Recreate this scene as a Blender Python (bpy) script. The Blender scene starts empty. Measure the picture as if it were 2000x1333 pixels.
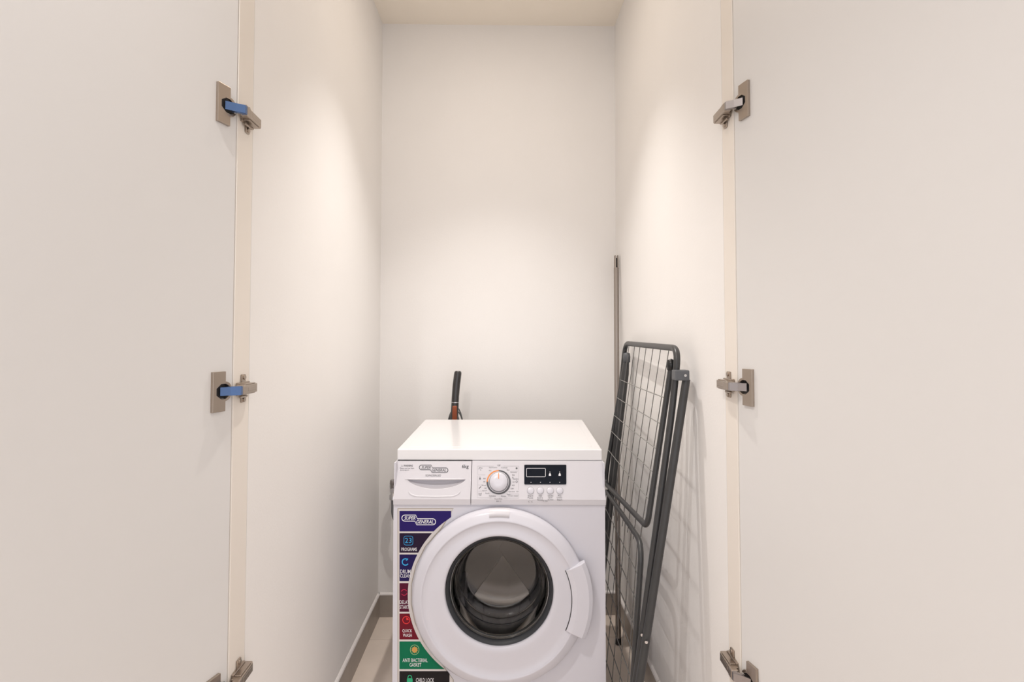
import bpy, bmesh, math, random
from mathutils import Vector, Matrix
random.seed(4)
PI = math.pi
S = bpy.context.scene
COL = S.collection

# ------------------------------------------------------------------ camera
CAM = Vector((0, 0, 1.17)); PITCH = .0342; YAW = .0186; FPX = 1103.0; PX0 = 1000.0; PY0 = 624.8
cd = bpy.data.cameras.new('camera'); cam = bpy.data.objects.new('camera', cd); COL.objects.link(cam)
cam.location = CAM; cam.rotation_euler = (PI/2 + PITCH, 0, -YAW)
cd.sensor_width = 36; cd.lens = FPX/2000*36; cd.shift_y = -(666.5-PY0)/2000
cd.clip_start = .01
S.camera = cam
S.view_settings.view_transform = 'Standard'; S.view_settings.look = 'None'
S.view_settings.gamma = 1; S.view_settings.use_curve_mapping = False
S.view_settings.exposure = 0.20

# ------------------------------------------------------------------ world and lights
w = bpy.data.worlds.new('world'); S.world = w; w.use_nodes = True
bg = w.node_tree.nodes['Background']; bg.inputs[0].default_value = (.94, .935, .97, 1); bg.inputs[1].default_value = 1.33

def spot(name, loc, power, size, blend, col, rad=.04):
    l = bpy.data.lights.new(name, 'SPOT'); l.energy = power; l.spot_size = size; l.spot_blend = blend
    l.color = col; l.shadow_soft_size = rad
    o = bpy.data.objects.new(name, l); COL.objects.link(o); o.location = loc
    return o
spot('closet_spot', (-.02, 1.76, 2.515), 55, 1.50, 1.0, (1, .955, .91), .014)
def disc(name, loc, power, size, col):
    l = bpy.data.lights.new(name, 'AREA'); l.shape = 'DISK'; l.size = size; l.energy = power; l.color = col
    o = bpy.data.objects.new(name, l); COL.objects.link(o); o.location = loc
disc('closet_spill', (-.02, 1.76, 2.53), 1.7, .07, (1, .86, .70))
spot('hall_spot', (-.62, .36, 2.515), 52, 2.3, .8, (1, .96, .93), .014)
spot('hall_spot', (.75, .36, 2.515), 14, 2.3, .8, (1, .96, .93), .04)

# ------------------------------------------------------------------ pixel -> point helpers (real depth planes)
def ray(px, py):
    cp, sp = math.cos(PITCH), math.sin(PITCH); cy, sy = math.cos(YAW), math.sin(YAW)
    fw = Vector((sy*cp, cy*cp, sp)); rt = Vector((cy, -sy, 0)); up = rt.cross(fw)
    return fw + rt*((px-PX0)/FPX) - up*((py-PY0)/FPX)
def atX(px, py, X): d = ray(px, py); return CAM + d*(X/d.x)
def atY(px, py, Y): d = ray(px, py); return CAM + d*(Y/d.y)
def atZ(px, py, Z): d = ray(px, py); return CAM + d*((Z-CAM.z)/d.z)

# ------------------------------------------------------------------ materials
def mat(name, col, rough=.5, metal=0, bump=0, bscale=200, var=0, vscale=6, coat=0, spec=.5, stretch=None):
    m = bpy.data.materials.new(name); m.use_nodes = True
    nt = m.node_tree; b = nt.nodes['Principled BSDF']
    b.inputs['Base Color'].default_value = (*col, 1); b.inputs['Roughness'].default_value = rough
    b.inputs['Metallic'].default_value = metal; b.inputs['Coat Weight'].default_value = coat
    b.inputs['Specular IOR Level'].default_value = spec
    tc = nt.nodes.new('ShaderNodeTexCoord'); src = tc.outputs['Object']
    if stretch:
        mp = nt.nodes.new('ShaderNodeMapping'); mp.inputs['Scale'].default_value = stretch
        nt.links.new(src, mp.inputs[0]); src = mp.outputs[0]
    if var:
        n = nt.nodes.new('ShaderNodeTexNoise'); n.inputs['Scale'].default_value = vscale; n.inputs['Detail'].default_value = 5
        nt.links.new(src, n.inputs['Vector'])
        r = nt.nodes.new('ShaderNodeValToRGB')
        r.color_ramp.elements[0].position = .3; r.color_ramp.elements[1].position = .7
        r.color_ramp.elements[0].color = (*[c*(1-var) for c in col], 1)
        r.color_ramp.elements[1].color = (*[min(1, c*(1+var)) for c in col], 1)
        nt.links.new(n.outputs[0], r.inputs[0]); nt.links.new(r.outputs[0], b.inputs['Base Color'])
    if bump:
        n = nt.nodes.new('ShaderNodeTexNoise'); n.inputs['Scale'].default_value = bscale; n.inputs['Detail'].default_value = 3
        nt.links.new(src, n.inputs['Vector'])
        k = nt.nodes.new('ShaderNodeBump'); k.inputs['Strength'].default_value = bump; k.inputs['Distance'].default_value = .002
        nt.links.new(n.outputs[0], k.inputs['Height']); nt.links.new(k.outputs[0], b.inputs['Normal'])
    return m
M = {}
M['wall'] = mat('wall_paint', (.90, .877, .856), .6, bump=.12, bscale=160, var=.012, vscale=3)
M['ceiling'] = mat('ceiling_paint', (.92, .85, .75), .8, bump=.05)
M['jamb'] = mat('jamb_paint', (.86, .80, .73), .5, bump=.03)
M['door'] = mat('door_lacquer', (.74, .725, .71), .42, bump=.05, bscale=90, var=.008, vscale=2)
M['tile'] = mat('floor_tile', (.76, .66, .58), .45, var=.06, vscale=7, bump=.05, bscale=60)
M['grout'] = mat('grout', (.55, .49, .44), .9)
M['skirt'] = mat('skirting_tile', (.38, .33, .29), .4, var=.07, vscale=12)
M['caulk'] = mat('skirting_edge', (.80, .76, .74), .35)
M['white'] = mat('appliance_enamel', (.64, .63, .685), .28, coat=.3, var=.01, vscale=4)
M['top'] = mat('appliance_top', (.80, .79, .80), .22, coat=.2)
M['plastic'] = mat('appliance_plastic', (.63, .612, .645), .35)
M['recess'] = mat('plastic_recess', (.62, .60, .64), .5)
M['print'] = mat('grey_print', (.10, .10, .11), .5)
M['lightprint'] = mat('light_grey_print', (.42, .41, .43), .5)
M['orange'] = mat('orange_print', (.80, .28, .08), .5)
M['black'] = mat('black_glass', (.002, .004, .010), .2, spec=.18)
M['whiteprint'] = mat('white_print', (.78, .77, .80), .5)
M['rubber'] = mat('grey_rubber', (.15, .16, .18), .35, bump=.05)
M['darkring'] = mat('smoked_trim', (.035, .037, .042), .45, spec=.3)
M['steel'] = mat('nickel_steel', (.43, .365, .31), .28, .95, bump=.04, bscale=60, stretch=(1, 1, 12))
M['bluereflect'] = mat('steel_blue_reflection', (.09, .16, .33), .24, .6)  # grey steel arm with a blue reflection painted into its base colour
M['greysteel'] = mat('grey_steel', (.36, .335, .335), .28, .9)
M['dark'] = mat('dark_gap', (.012, .011, .012), .6)
M['rod'] = mat('brushed_rod', (.36, .32, .29), .30, .85, bump=.05, bscale=50, stretch=(1, 1, .05))
M['rackgrey'] = mat('rack_grey_enamel', (.048, .048, .049), .38, .15, var=.06, vscale=30)
M['wire'] = mat('rack_wire', (.14, .135, .13), .35, .4)
M['crosswire'] = mat('rack_cross_wire', (.30, .295, .28), .35, .4)
M['rackplastic'] = mat('rack_grey_plastic', (.10, .105, .115), .45)
M['blackcap'] = mat('black_cap', (.012, .012, .013), .3)
M['chrome'] = mat('chrome', (.62, .62, .64), .12, 1)
M['hose'] = mat('hose_grey', (.20, .20, .21), .4)
M['handle_black'] = mat('handle_black', (.022, .020, .020), .25, coat=.4)
M['copper'] = mat('copper_panel', (.30, .075, .03), .35, .35)
M['cable'] = mat('grey_cable', (.10, .10, .10), .4)
def emis(name, col, st):
    m = bpy.data.materials.new(name); m.use_nodes = True; b = m.node_tree.nodes['Principled BSDF']
    b.inputs['Emission Color'].default_value = (*col, 1); b.inputs['Emission Strength'].default_value = st
    return m
M['lamp'] = emis('lamp_lens', (1, .93, .85), 8)
g = bpy.data.materials.new('door_glass'); g.use_nodes = True; b = g.node_tree.nodes['Principled BSDF']
b.inputs['Base Color'].default_value = (.84, .82, .80, 1); b.inputs['Roughness'].default_value = .02
b.inputs['Transmission Weight'].default_value = 1; b.inputs['IOR'].default_value = 1.5
M['glass'] = g
# drum: brushed steel with small round perforations
m = mat('drum_steel', (.30, .29, .28), .22, .95, bump=.05, bscale=40)
nt = m.node_tree; b = nt.nodes['Principled BSDF']
tc = nt.nodes.new('ShaderNodeTexCoord'); v = nt.nodes.new('ShaderNodeTexVoronoi'); v.inputs['Scale'].default_value = 55
v.inputs['Randomness'].default_value = .15
nt.links.new(tc.outputs['Object'], v.inputs['Vector'])
r = nt.nodes.new('ShaderNodeValToRGB'); r.color_ramp.elements[0].position = .16; r.color_ramp.elements[1].position = .2
r.color_ramp.elements[0].color = (.01, .01, .01, 1); r.color_ramp.elements[1].color = (.36, .39, .46, 1)
nt.links.new(v.outputs['Distance'], r.inputs[0]); nt.links.new(r.outputs[0], b.inputs['Base Color'])
M['drum'] = m
M['backsteel'] = mat('drum_back_steel', (.78, .70, .62), .42, .75, bump=.05, bscale=30)
M['spoke'] = mat('drum_spoke_steel', (.17, .155, .145), .35, .9)
for k, c in dict(s_blue=(.022, .012, .115), s_plum=(.020, .010, .030), s_navy=(.016, .010, .075), s_maroon=(.085, .008, .028),
                 s_red=(.155, .010, .022), s_green=(.006, .155, .075), s_black=(.016, .014, .015), s_white=(.66, .62, .60),
                 s_edge=(.42, .37, .31), s_cyan=(.05, .36, .70), s_pink=(.50, .03, .08), s_brightred=(.75, .05, .05),
                 s_gold=(.60, .33, .10), s_lime=(.45, .62, .30), s_lock=(.04, .40, .20)).items():
    M[k] = mat('sticker_' + k[2:], c, .4, spec=.12)

# ------------------------------------------------------------------ mesh builder
class MB:
    def __init__(s): s.v = []; s.f = []; s.sm = []
    def add(s, vs, fs, smooth=False):
        n = len(s.v); s.v += [Vector(p) for p in vs]; s.f += [[i+n for i in f] for f in fs]; s.sm += [smooth]*len(fs)
        return s
    def box(s, x0, x1, y0, y1, z0, z1, T=None):
        P = [Vector((x, y, z)) for z in (z0, z1) for y in (y0, y1) for x in (x0, x1)]
        if T: P = [T(p) for p in P]
        return s.add(P, [(0, 2, 3, 1), (4, 5, 7, 6), (0, 1, 5, 4), (2, 6, 7, 3), (0, 4, 6, 2), (1, 3, 7, 5)])
    def rbox(s, x0, x1, y0, y1, z0, z1, r=.003, seg=2, T=None):
        bm = bmesh.new(); bmesh.ops.create_cube(bm, size=1)
        for q in bm.verts: q.co = Vector(((x0+x1)/2+q.co.x*(x1-x0), (y0+y1)/2+q.co.y*(y1-y0), (z0+z1)/2+q.co.z*(z1-z0)))
        bmesh.ops.bevel(bm, geom=list(bm.edges), offset=r, segments=seg, affect='EDGES', profile=.5)
        bm.verts.index_update()
        P = [q.co.copy() for q in bm.verts]
        if T: P = [T(p) for p in P]
        s.add(P, [[q.index for q in f.verts] for f in bm.faces]); bm.free(); return s
    def tube(s, pts, r, n=10, cap=True):
        pts = [Vector(p) for p in pts]; rs = r if isinstance(r, (list, tuple)) else [r]*len(pts)
        tang = []
        for i in range(len(pts)):
            a = pts[max(0, i-1)]; b = pts[min(len(pts)-1, i+1)]; tang.append((b-a).normalized())
        t0 = tang[0]; u = t0.cross(Vector((0, 0, 1)))
        if u.length < .1: u = t0.cross(Vector((0, 1, 0)))
        u.normalize(); V = []; F = []
        for i, p in enumerate(pts):
            t = tang[i]; u = (u - t*u.dot(t)).normalized(); w_ = t.cross(u)
            for k in range(n):
                a = 2*PI*k/n; V.append(p + (u*math.cos(a)+w_*math.sin(a))*rs[i])
        for i in range(len(pts)-1):
            for k in range(n):
                k2 = (k+1) % n; F.append((i*n+k, i*n+k2, (i+1)*n+k2, (i+1)*n+k))
        s.add(V, F, True)
        if cap:
            e = len(pts)-1
            s.add([V[k] for k in range(n)], [list(range(n))[::-1]])
            s.add([V[e*n+k] for k in range(n)], [list(range(n))])
        return s
    def lathe(s, prof, c, n=64, axis='y', smooth=True, a0=0, a1=2*PI):
        full = abs(a1-a0-2*PI) < 1e-6; m_ = n if full else n+1; V = []; F = []
        for (r_, h) in prof:
            for k in range(m_):
                a = a0+(a1-a0)*k/n; ca, sa = math.cos(a)*r_, math.sin(a)*r_
                V.append({'y': (c[0]+ca, c[1]+h, c[2]+sa), 'z': (c[0]+ca, c[1]+sa, c[2]+h), 'x': (c[0]+h, c[1]+ca, c[2]+sa)}[axis])
        for i in range(len(prof)-1):
            for k in range(n):
                k2 = (k+1) % m_
                F.append((i*m_+k, i*m_+k2, (i+1)*m_+k2, (i+1)*m_+k))
        return s.add(V, F, smooth)
    def cyl(s, p0, p1, r, n=20): return s.tube([p0, p1], r, n)
    def prism(s, poly, T, h0, h1):
        """poly: 2D points; T(u, v, h) -> 3D"""
        n = len(poly); V = [T(u, v, h0) for u, v in poly]+[T(u, v, h1) for u, v in poly]
        F = [list(range(n)), list(range(n, 2*n))[::-1]]+[(i, i+n, (i+1) % n+n, (i+1) % n) for i in range(n)]
        return s.add(V, F)
    def build(s, name, m, parent=None, origin=None, bevel=0, weld=False):
        me = bpy.data.meshes.new(name)
        if origin is None and parent is None:
            lo = Vector([min(p[i] for p in s.v) for i in range(3)]); hi = Vector([max(p[i] for p in s.v) for i in range(3)])
            origin = Vector(((lo.x+hi.x)/2, (lo.y+hi.y)/2, lo.z))
        off = Vector(origin) if origin is not None else Vector((0, 0, 0))
        me.from_pydata([p-off for p in s.v], [], s.f)
        bm = bmesh.new(); bm.from_mesh(me); bm.faces.ensure_lookup_table()
        for i, f_ in enumerate(bm.faces): f_.smooth = s.sm[i]
        if weld: bmesh.ops.remove_doubles(bm, verts=bm.verts, dist=2e-5)
        bmesh.ops.recalc_face_normals(bm, faces=bm.faces)
        if weld:
            bmesh.ops.dissolve_degenerate(bm, edges=bm.edges, dist=1e-6); bmesh.ops.recalc_face_normals(bm, faces=bm.faces)
            if bm.calc_volume(signed=True) < 0: bmesh.ops.reverse_faces(bm, faces=bm.faces)
        bm.to_mesh(me); bm.free()
        me.materials.append(m); o = bpy.data.objects.new(name, me); COL.objects.link(o)
        o.location = off
        if parent is not None: o.parent = parent
        if bevel:
            b_ = o.modifiers.new('bevel', 'BEVEL'); b_.width = bevel; b_.segments = 2; b_.limit_method = 'ANGLE'
        return o
def rounded(pts, r, n=6):
    pts = [Vector(p) for p in pts]; out = [pts[0]]
    for i in range(1, len(pts)-1):
        a, p, c = pts[i-1], pts[i], pts[i+1]
        d1 = (a-p).normalized(); d2 = (c-p).normalized(); rr = min(r, (a-p).length*.45, (c-p).length*.45)
        s_, e_ = p+d1*rr, p+d2*rr
        for k in range(n+1):
            t = k/n; out.append((s_.lerp(p, t)).lerp(p.lerp(e_, t), t))
    return out+[pts[-1]]
def empty(name, loc, rz=0):
    o = bpy.data.objects.new(name, None); COL.objects.link(o); o.location = loc; o.rotation_euler = (0, 0, rz)
    o.empty_display_size = .1; return o
def tag(o, label, cat, group=None):
    o['label'] = label; o['category'] = cat
    if group: o['group'] = group
    return o
def structure(o, label, cat):
    o['kind'] = 'structure'; o['label'] = label; o['category'] = cat; return o
def stuff(o):
    o['kind'] = 'stuff'; return o
def part(o, label=None):
    if label: o['label'] = label
    return o

# ------------------------------------------------------------------ room shell
XL, XR, YB, HC = -.5206, .4973, 2.434, 2.548
YL, YR = 1.1787, 1.2495            # front edge of the painted side walls (then the jamb boards)
JL, JR = atX(456.3, 700, XL).y+.001, atX(1438.8, 700, XR).y+.001   # front of the jamb boards
BH, BT = .0973, .0086
HD = 2.34                          # opening height
structure(MB().box(XL-.10, XL, YL, YB+.1, 0, HC).build('wall_left', M['wall']), 'white painted side wall left of the washing machine', 'wall')
structure(MB().box(XR, XR+.10, YR, YB+.1, 0, HC).build('wall_right', M['wall']), 'white painted side wall behind the folded drying rack', 'wall')
structure(MB().box(XL, XR, YB, YB+.1, 0, HC).build('wall_back', M['wall']), 'white painted end wall behind the washing machine', 'wall')
structure(MB().box(-1.6, 1.6, -1.6, YB+.1, HC, HC+.1).build('ceiling', M['ceiling']), 'plain cream ceiling over the closet', 'ceiling')
def skew(x): return JL+(JR-JL)*(x-XL)/(XR-XL)
def slab(x0, x1, z0, z1, t=.075):
    mb = MB(); P = [(x, skew(x)+d, z) for z in (z0, z1) for d in (0.012, t) for x in (x0, x1)]
    return mb.add(P, [(0, 2, 3, 1), (4, 5, 7, 6), (0, 1, 5, 4), (2, 6, 7, 3), (0, 4, 6, 2), (1, 3, 7, 5)])
fw = slab(-1.6, XL-.03, 0, HC); fw.v += slab(XR+.03, 1.6, 0, HC).v; fw.f += [[i+8 for i in f] for f in fw.f]; fw.sm *= 2
n0 = len(fw.v); h = slab(XL-.03, XR+.03, HD+.02, HC); fw.add(h.v, h.f)
structure(fw.build('wall_front', M['wall']), 'white wall around the closet opening behind the open doors', 'wall')
structure(MB().box(-1.7, -1.6, -1.6, 1.2, 0, HC).build('wall_hall_left', M['wall']), 'white side wall of the hall in front of the closet, beyond the left door', 'wall')
structure(MB().box(1.6, 1.7, -1.6, 1.3, 0, HC).build('wall_hall_right', M['wall']), 'white side wall of the hall in front of the closet, beyond the right door', 'wall')
# door frame boards (the cream strips beside the hinges) and the head board
structure(MB().box(XL-.03, XL, JL, YL, 0, HD).build('trim_1', M['jamb'], bevel=.0015), 'cream door frame board carrying the left hinges', 'door frame')
structure(MB().box(XR, XR+.03, JR, YR, 0, HD).build('trim_2', M['jamb'], bevel=.0015), 'cream door frame board carrying the right hinges', 'door frame')
structure(slab(XL-.03, XR+.03, HD, HD+.02, .08).build('trim_3', M['jamb']), 'cream door frame head board above the opening', 'door frame')

# floor: grout bed with 600 mm tiles laid on it
fl = MB().box(-1.7, 1.7, -1.6, YB+.1, -.06, -.004).build('floor', M['grout'])
structure(fl, 'beige grey porcelain tile floor of the closet and hall', 'floor')
jy = atZ(745, 1250, 0).y           # the joint seen left of the machine
TS = .60
tmeshes = {}
ys = [jy-TS*k for k in range(-1, 7)]
xs = [-.02-TS*k for k in range(-3, 4)]
for yy in ys:
    for xx in xs:
        y0, y1 = yy-TS, yy; x0, x1 = xx-TS, xx
        y0 = max(y0, -1.6); y1 = min(y1, YB); x0 = max(x0, -1.7); x1 = min(x1, 1.7)
        if y1-y0 < .03 or x1-x0 < .03: continue
        dz = random.uniform(-.0002, .0002)
        MB().rbox(x0+.001, x1-.001, y0+.001, y1-.001, -.005, 0+dz, .0008, 1).build('floor_tile', M['tile'], fl, origin=((x0+x1)/2, (y0+y1)/2, 0)).location -= Vector(fl.location)
# skirting
def skirting(name, label, pieces):
    """pieces: list of (x0,x1,y0,y1, inward axis)"""
    x0, x1, y0, y1, ax = pieces[0]
    root = None
    for i, (x0, x1, y0, y1, ax) in enumerate(pieces):
        mb = MB().box(x0, x1, y0, y1, 0, BH-.004)
        if root is None:
            root = empty(name, ((x0+x1)/2, (y0+y1)/2, 0)); structure(root, label, 'skirting board')
        mb.build('skirting_tile', M['skirt'], root, origin=root.location).location = (0, 0, 0)
        g_ = .0035
        mc = MB()
        if ax == 'x+': sec = [(x0-.001, BH-.010), (x1-.002, BH-.010), (x1+.001, BH-.006), (x1-.001, BH-.001), (x0+.003, BH+.002), (x0-.001, BH+.002)]; T = lambda u, v_, h_: Vector((u, h_, v_)); mc.prism(sec, T, y0, y1)
        if ax == 'x-': sec = [(x1+.001, BH-.010), (x0+.002, BH-.010), (x0-.001, BH-.006), (x0+.001, BH-.001), (x1-.003, BH+.002), (x1+.001, BH+.002)]; T = lambda u, v_, h_: Vector((u, h_, v_)); mc.prism(sec, T, y0, y1)
        if ax == 'y-': sec = [(y1+.001, BH-.010), (y0+.002, BH-.010), (y0-.001, BH-.006), (y0+.001, BH-.001), (y1-.003, BH+.002), (y1+.001, BH+.002)]; T = lambda u, v_, h_: Vector((h_, u, v_)); mc.prism(sec, T, x0, x1)
        c_ = mc.build('white_edging', M['caulk'], root, origin=root.location); c_.location = (0, 0, 0)
    return root
skirting('baseboard_left', 'grey tile skirting with white top edge along the left wall', [(XL, XL+BT, YL+.001, YB-BT, 'x+')])
skirting('baseboard_back', 'grey tile skirting with white top edge along the end wall', [(XL+BT, XR-BT, YB-BT, YB, 'y-')])
ry = 1.80
skirting('baseboard_right', 'grey tile skirting with white top edge under the drying rack', [(XR-BT, XR, YR+.001, ry-.001, 'x-'), (XR-BT, XR, ry+.001, YB-BT, 'x-')])

# ------------------------------------------------------------------ open doors with their hinges
def make_door(n, side, Xj, Oy, flare, width, label, hz, blue):
    """side: +1 the door hangs on the left jamb (its inner face looks to +x), -1 on the right"""
    u = Vector((-side*math.sin(flare), -math.cos(flare), 0)); nrm = Vector((side*math.cos(flare), -math.sin(flare), 0))
    O = Vector((Xj-side*.001, Oy, 0)); org = Vector((O.x, O.y, .012))
    D = lambda uu, vv, hh: O+u*uu+nrm*hh+Vector((0, 0, vv))
    mb = MB(); T = 0.020
    mb.prism([(0, .012), (width, .012), (width, 2.32), (0, 2.32)], D, -T, 0)
    d = structure(mb.build('door_%d' % n, M['door'], origin=org, bevel=.0012), label, 'door')
    J = lambda a, b_, c: Vector((Xj+side*a, b_, c))         # frame fixed to the jamb: a away from the jamb, b depth, c height
    for z in hz:
        fl_ = MB()
        # rectangular flange, hexagonal opening cut in it, half-round bulge toward the door edge
        u0, u1, hh, t = .023, .054, .0375, .006
        o0, o1, oh = .012, .046, .014
        hole = [(.034, -oh), (.046, -oh*.45), (.046, oh*.45), (.034, oh), (.006, oh*.9), (.006, -oh*.9)]
        outer = [(.034, -hh), (u1, -hh), (u1, 0), (u1, hh), (.034, hh)]
        # strips: right block, top block, bottom block
        fl_.prism([(u0, z+oh), (.034, z+oh), (.0455, z+oh*.45), (.0455, z-oh*.45), (.034, z-oh), (u0, z-oh), (u0, z-hh), (u1, z-hh), (u1, z+hh), (u0, z+hh)], D, 0, t)
        arc = [(u0-.0165*math.sin(a)*1.0, z+.0185*math.cos(a)) for a in [PI*k/14 for k in range(15)]]
        # bulge ring half (between the arc and the opening)
        up = [p for p in arc if p[1] > z+.007]; lo = [p for p in arc if p[1] < z-.007]
        fl_.prism(up+[(.0135, z+.0085), (u0, z+oh)], D, 0, t)
        fl_.prism([(u0, z-oh), (.0135, z-.0085)]+lo, D, 0, t)
        h_ = fl_.build('hinge', M['steel'], d, origin=O+Vector((0, 0, z)), bevel=.0006)
        h_.location = O+Vector((0, 0, z))-org
        ho = O+Vector((0, 0, z))
        def sub(mb_, nm, m_, lab=None, bev=0):
            o = mb_.build(nm, m_, h_, origin=ho, bevel=bev); o.location = (0, 0, 0); return part(o, lab)
        # dark cup pan
        c_ = MB(); c_.prism([(.008, z-.0125), (.034, z-.0135), (.0455, z-.006), (.0455, z+.006), (.034, z+.0135), (.008, z+.0125)], D, .0002, .0012)
        sub(c_, 'hinge_cup', M['dark'], 'dark hollow of the hinge cup')
        # arm bridging from the cup to the body
        p0 = D(.034, z, .003); p1 = D(.020, z, .014); p2 = J(.0215, Oy-.014, z); p3 = J(.0215, Oy-.004, z)
        ar = MB(); up_ = Vector((0, 0, 1))
        path = [p0, p1, p2, p3]; V = []; F = []
        for i, p in enumerate(path):
            t_ = (path[min(3, i+1)]-path[max(0, i-1)]).normalized(); sd = t_.cross(up_).normalized()*side
            hw = .0080
            for (a, b_) in ((-.0015, -hw), (.0015, -hw), (.0015, hw), (-.0015, hw)): V.append(p+sd*a+up_*b_)
        for i in range(3):
            for k in range(4): F.append((i*4+k, i*4+(k+1) % 4, i*4+4+(k+1) % 4, i*4+4+k))
        F += [(0, 1, 2, 3), (12, 13, 14, 15)]
        ar.add(V, F)
        # side flanges of the arm
        for q in (-.0085, .0072):
            V = []
            for zz in (q, q+.0013):
                for p in (p1, p2, p3): V.append(p+up_*zz)
                for p in (p3, p2, p1): V.append(p+Vector((-side*.008, .003, 0))+up_*zz)
            ar.add(V, [(0, 1, 4, 5), (1, 2, 3, 4), (6, 7, 10, 11), (7, 8, 9, 10), (0, 1, 7, 6), (1, 2, 8, 7), (5, 4, 10, 11), (4, 3, 9, 10)])
        sub(ar, 'hinge_arm', M['bluereflect'] if blue else M['greysteel'], 'steel arm with a blue reflection painted into its colour' if blue else None)  # left arms carry the painted blue reflection, right arms stay plain grey
        # body on the jamb: knuckle + long housing, narrower tail
        y0 = Oy+.002
        bo = MB()
        Tj = lambda p: J(p.x, p.y, p.z)
        bo.rbox(.008, .0240, y0-.010, y0+.008, z-.0095, z+.0095, .0030, 3, Tj)
        # housing with sloped tail
        poly = [(y0+.002, .004), (y0+.066, .004), (y0+.066, .017), (y0+.060, .0205), (y0+.002, .0225)]
        bo.prism(poly, lambda a, b_, c: J(b_, a, c), z-.0085, z+.0085)
        bo.prism([(y0+.016, .0205), (y0+.056, .0195), (y0+.056, .0212), (y0+.016, .0225)], lambda a, b_, c: J(b_, a, c), z-.004, z+.0045)
        bo.box(.006, .018, y0+.012, y0+.058, z-.0105, z-.0085, Tj); bo.box(.006, .018, y0+.012, y0+.058, z+.0085, z+.0105, Tj)
        sub(bo, 'hinge_body', M['steel'], None, .0008)
        pl = MB()
        pl.rbox(.0003, .004, y0+.030, y0+.046, z-.028, z+.028, .001, 1, Tj)
        pl.rbox(.0003, .006, y0+.010, y0+.060, z-.013, z+.013, .001, 1, Tj)
        pl.rbox(.004, .009, y0+.016, y0+.044, z-.018, z-.0135, .001, 1, Tj)
        for q in (-.022, .022):
            p = J(.0038, y0+.038, z+q); pl.cyl(p, p+Vector((side*.0025, 0, 0)), .0045, 14)
        sub(pl, 'mounting_plate', M['steel'])
    return d
OL = atX(456.3, 700, XL).y; OR = atX(1438.8, 700, XR).y
zt = [atX(434, 178, XL).z, atX(422, 771, XL).z]
dz = zt[0]-zt[1]
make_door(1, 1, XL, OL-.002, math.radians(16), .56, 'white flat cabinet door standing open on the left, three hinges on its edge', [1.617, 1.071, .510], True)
make_door(2, -1, XR, OR-.002, math.radians(12), .60, 'white flat cabinet door standing open on the right, three hinges on its edge', [1.665, 1.071, .478], False)

# ------------------------------------------------------------------ washing machine
WCX, WCY, WYAW = -.0056, 1.6508, .0283
wm = empty('washing_machine', (WCX, WCY, 0), -WYAW)
tag(wm, 'white front-loading washing machine with round door and coloured feature sticker', 'washing machine')
Rw = Matrix.Rotation(-WYAW, 3, 'Z'); Rwi = Rw.transposed()
def loc(px, py, b0, z0=None, b1=None, z1=None):
    """pixel -> washing machine coordinates on the plane y=b0 (or the leaning plane through (b0,z0),(b1,z1))"""
    d = Rwi @ ray(px, py); c = Rwi @ (CAM-Vector((WCX, WCY, 0)))
    if z0 is None: t = (b0-c.y)/d.y
    else:
        k = (b1-b0)/(z1-z0)                 # y = b0 + k (z - z0)
        t = (b0+k*(c.z-z0)-c.y)/(d.y-k*d.z)
    return c+d*t
F = -.034                                      # front of the cabinet
ZT = .817                                      # underside of the top
ZP = loc(975, 988, F-.004).z                   # bottom edge of the fascia
PB0 = .000                                     # fascia top depth
# cabinet sides, back, bottom
cab = MB(); hwid = .2995
cab.box(-hwid, -hwid+.004, F+.004, .46, .03, ZT); cab.box(hwid-.004, hwid, F+.004, .46, .03, ZT)
cab.box(-hwid+.004, hwid-.004, .455, .46, .05, ZT); cab.box(-hwid+.004, hwid-.004, F+.004, .455, .03, .034)
cab.build('cabinet', M['white'], wm)
DC = loc(975.5, 1165, F-.012); dcx, dcz = DC.x, DC.z
# front plate with a round hole
fp = MB(); HR = .185; n = 96; V = []; Fc = []
x0, x1, z0, z1 = -hwid, hwid, .03, ZP+.004
for k in range(n):
    a = 2*PI*k/n; ca, sa = math.cos(a), math.sin(a)
    tx = ((x1 if ca > 0 else x0)-dcx)/ca if abs(ca) > 1e-6 else 1e9; tz = ((z1 if sa > 0 else z0)-dcz)/sa if abs(sa) > 1e-6 else 1e9
    t = min(tx, tz)
    for yy in (F, F+.003): V.append((dcx+HR*ca, yy, dcz+HR*sa)); V.append((dcx+t*ca, yy, dcz+t*sa))
for k in range(n):
    a = 4*k; b_ = 4*((k+1) % n)
    Fc += [(a, a+1, b_+1, b_), (a+2, b_+2, b_+3, a+3), (a, b_, b_+2, a+2), (a+1, a+3, b_+3, b_+1)]
fp.add(V, Fc); 
# corner fillers
for (cx_, cz_) in ((x0, z0), (x1, z0), (x0, z1), (x1, z1)):
    aa = math.atan2(cz_-dcz, cx_-dcx) % (2*PI); k = int(aa/(2*PI)*n); k2 = (k+1) % n
    p, q = Vector(V[4*k+1]), Vector(V[4*k2+1])
    fp.add([p, Vector((cx_, F, cz_)), q], [(0, 1, 2)])
fp.build('front_panel', M['white'], wm)
# shallow raised collar around the door opening
co = MB().lathe([(.2385, -.0002), (.2385, -.0035), (.200, -.0035)], (dcx, F, dcz), 96)
co.build('door_seat', M['recess'], wm)
kick = MB().rbox(-hwid+.002, hwid-.002, F-.004, F+.002, .032, .115, .002, 1)
kick.build('kick_plate', M['plastic'], wm)
for sx in (-1, 1):
    for yy in (.02, .42):
        ft = MB().lathe([(0, 0), (.022, 0), (.024, .004), (.022, .012), (.010, .014), (.010, .032), (0, .032)], (sx*.25, yy, 0), 20, 'z')
        ft.build('foot', M['blackcap'], wm)
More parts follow.
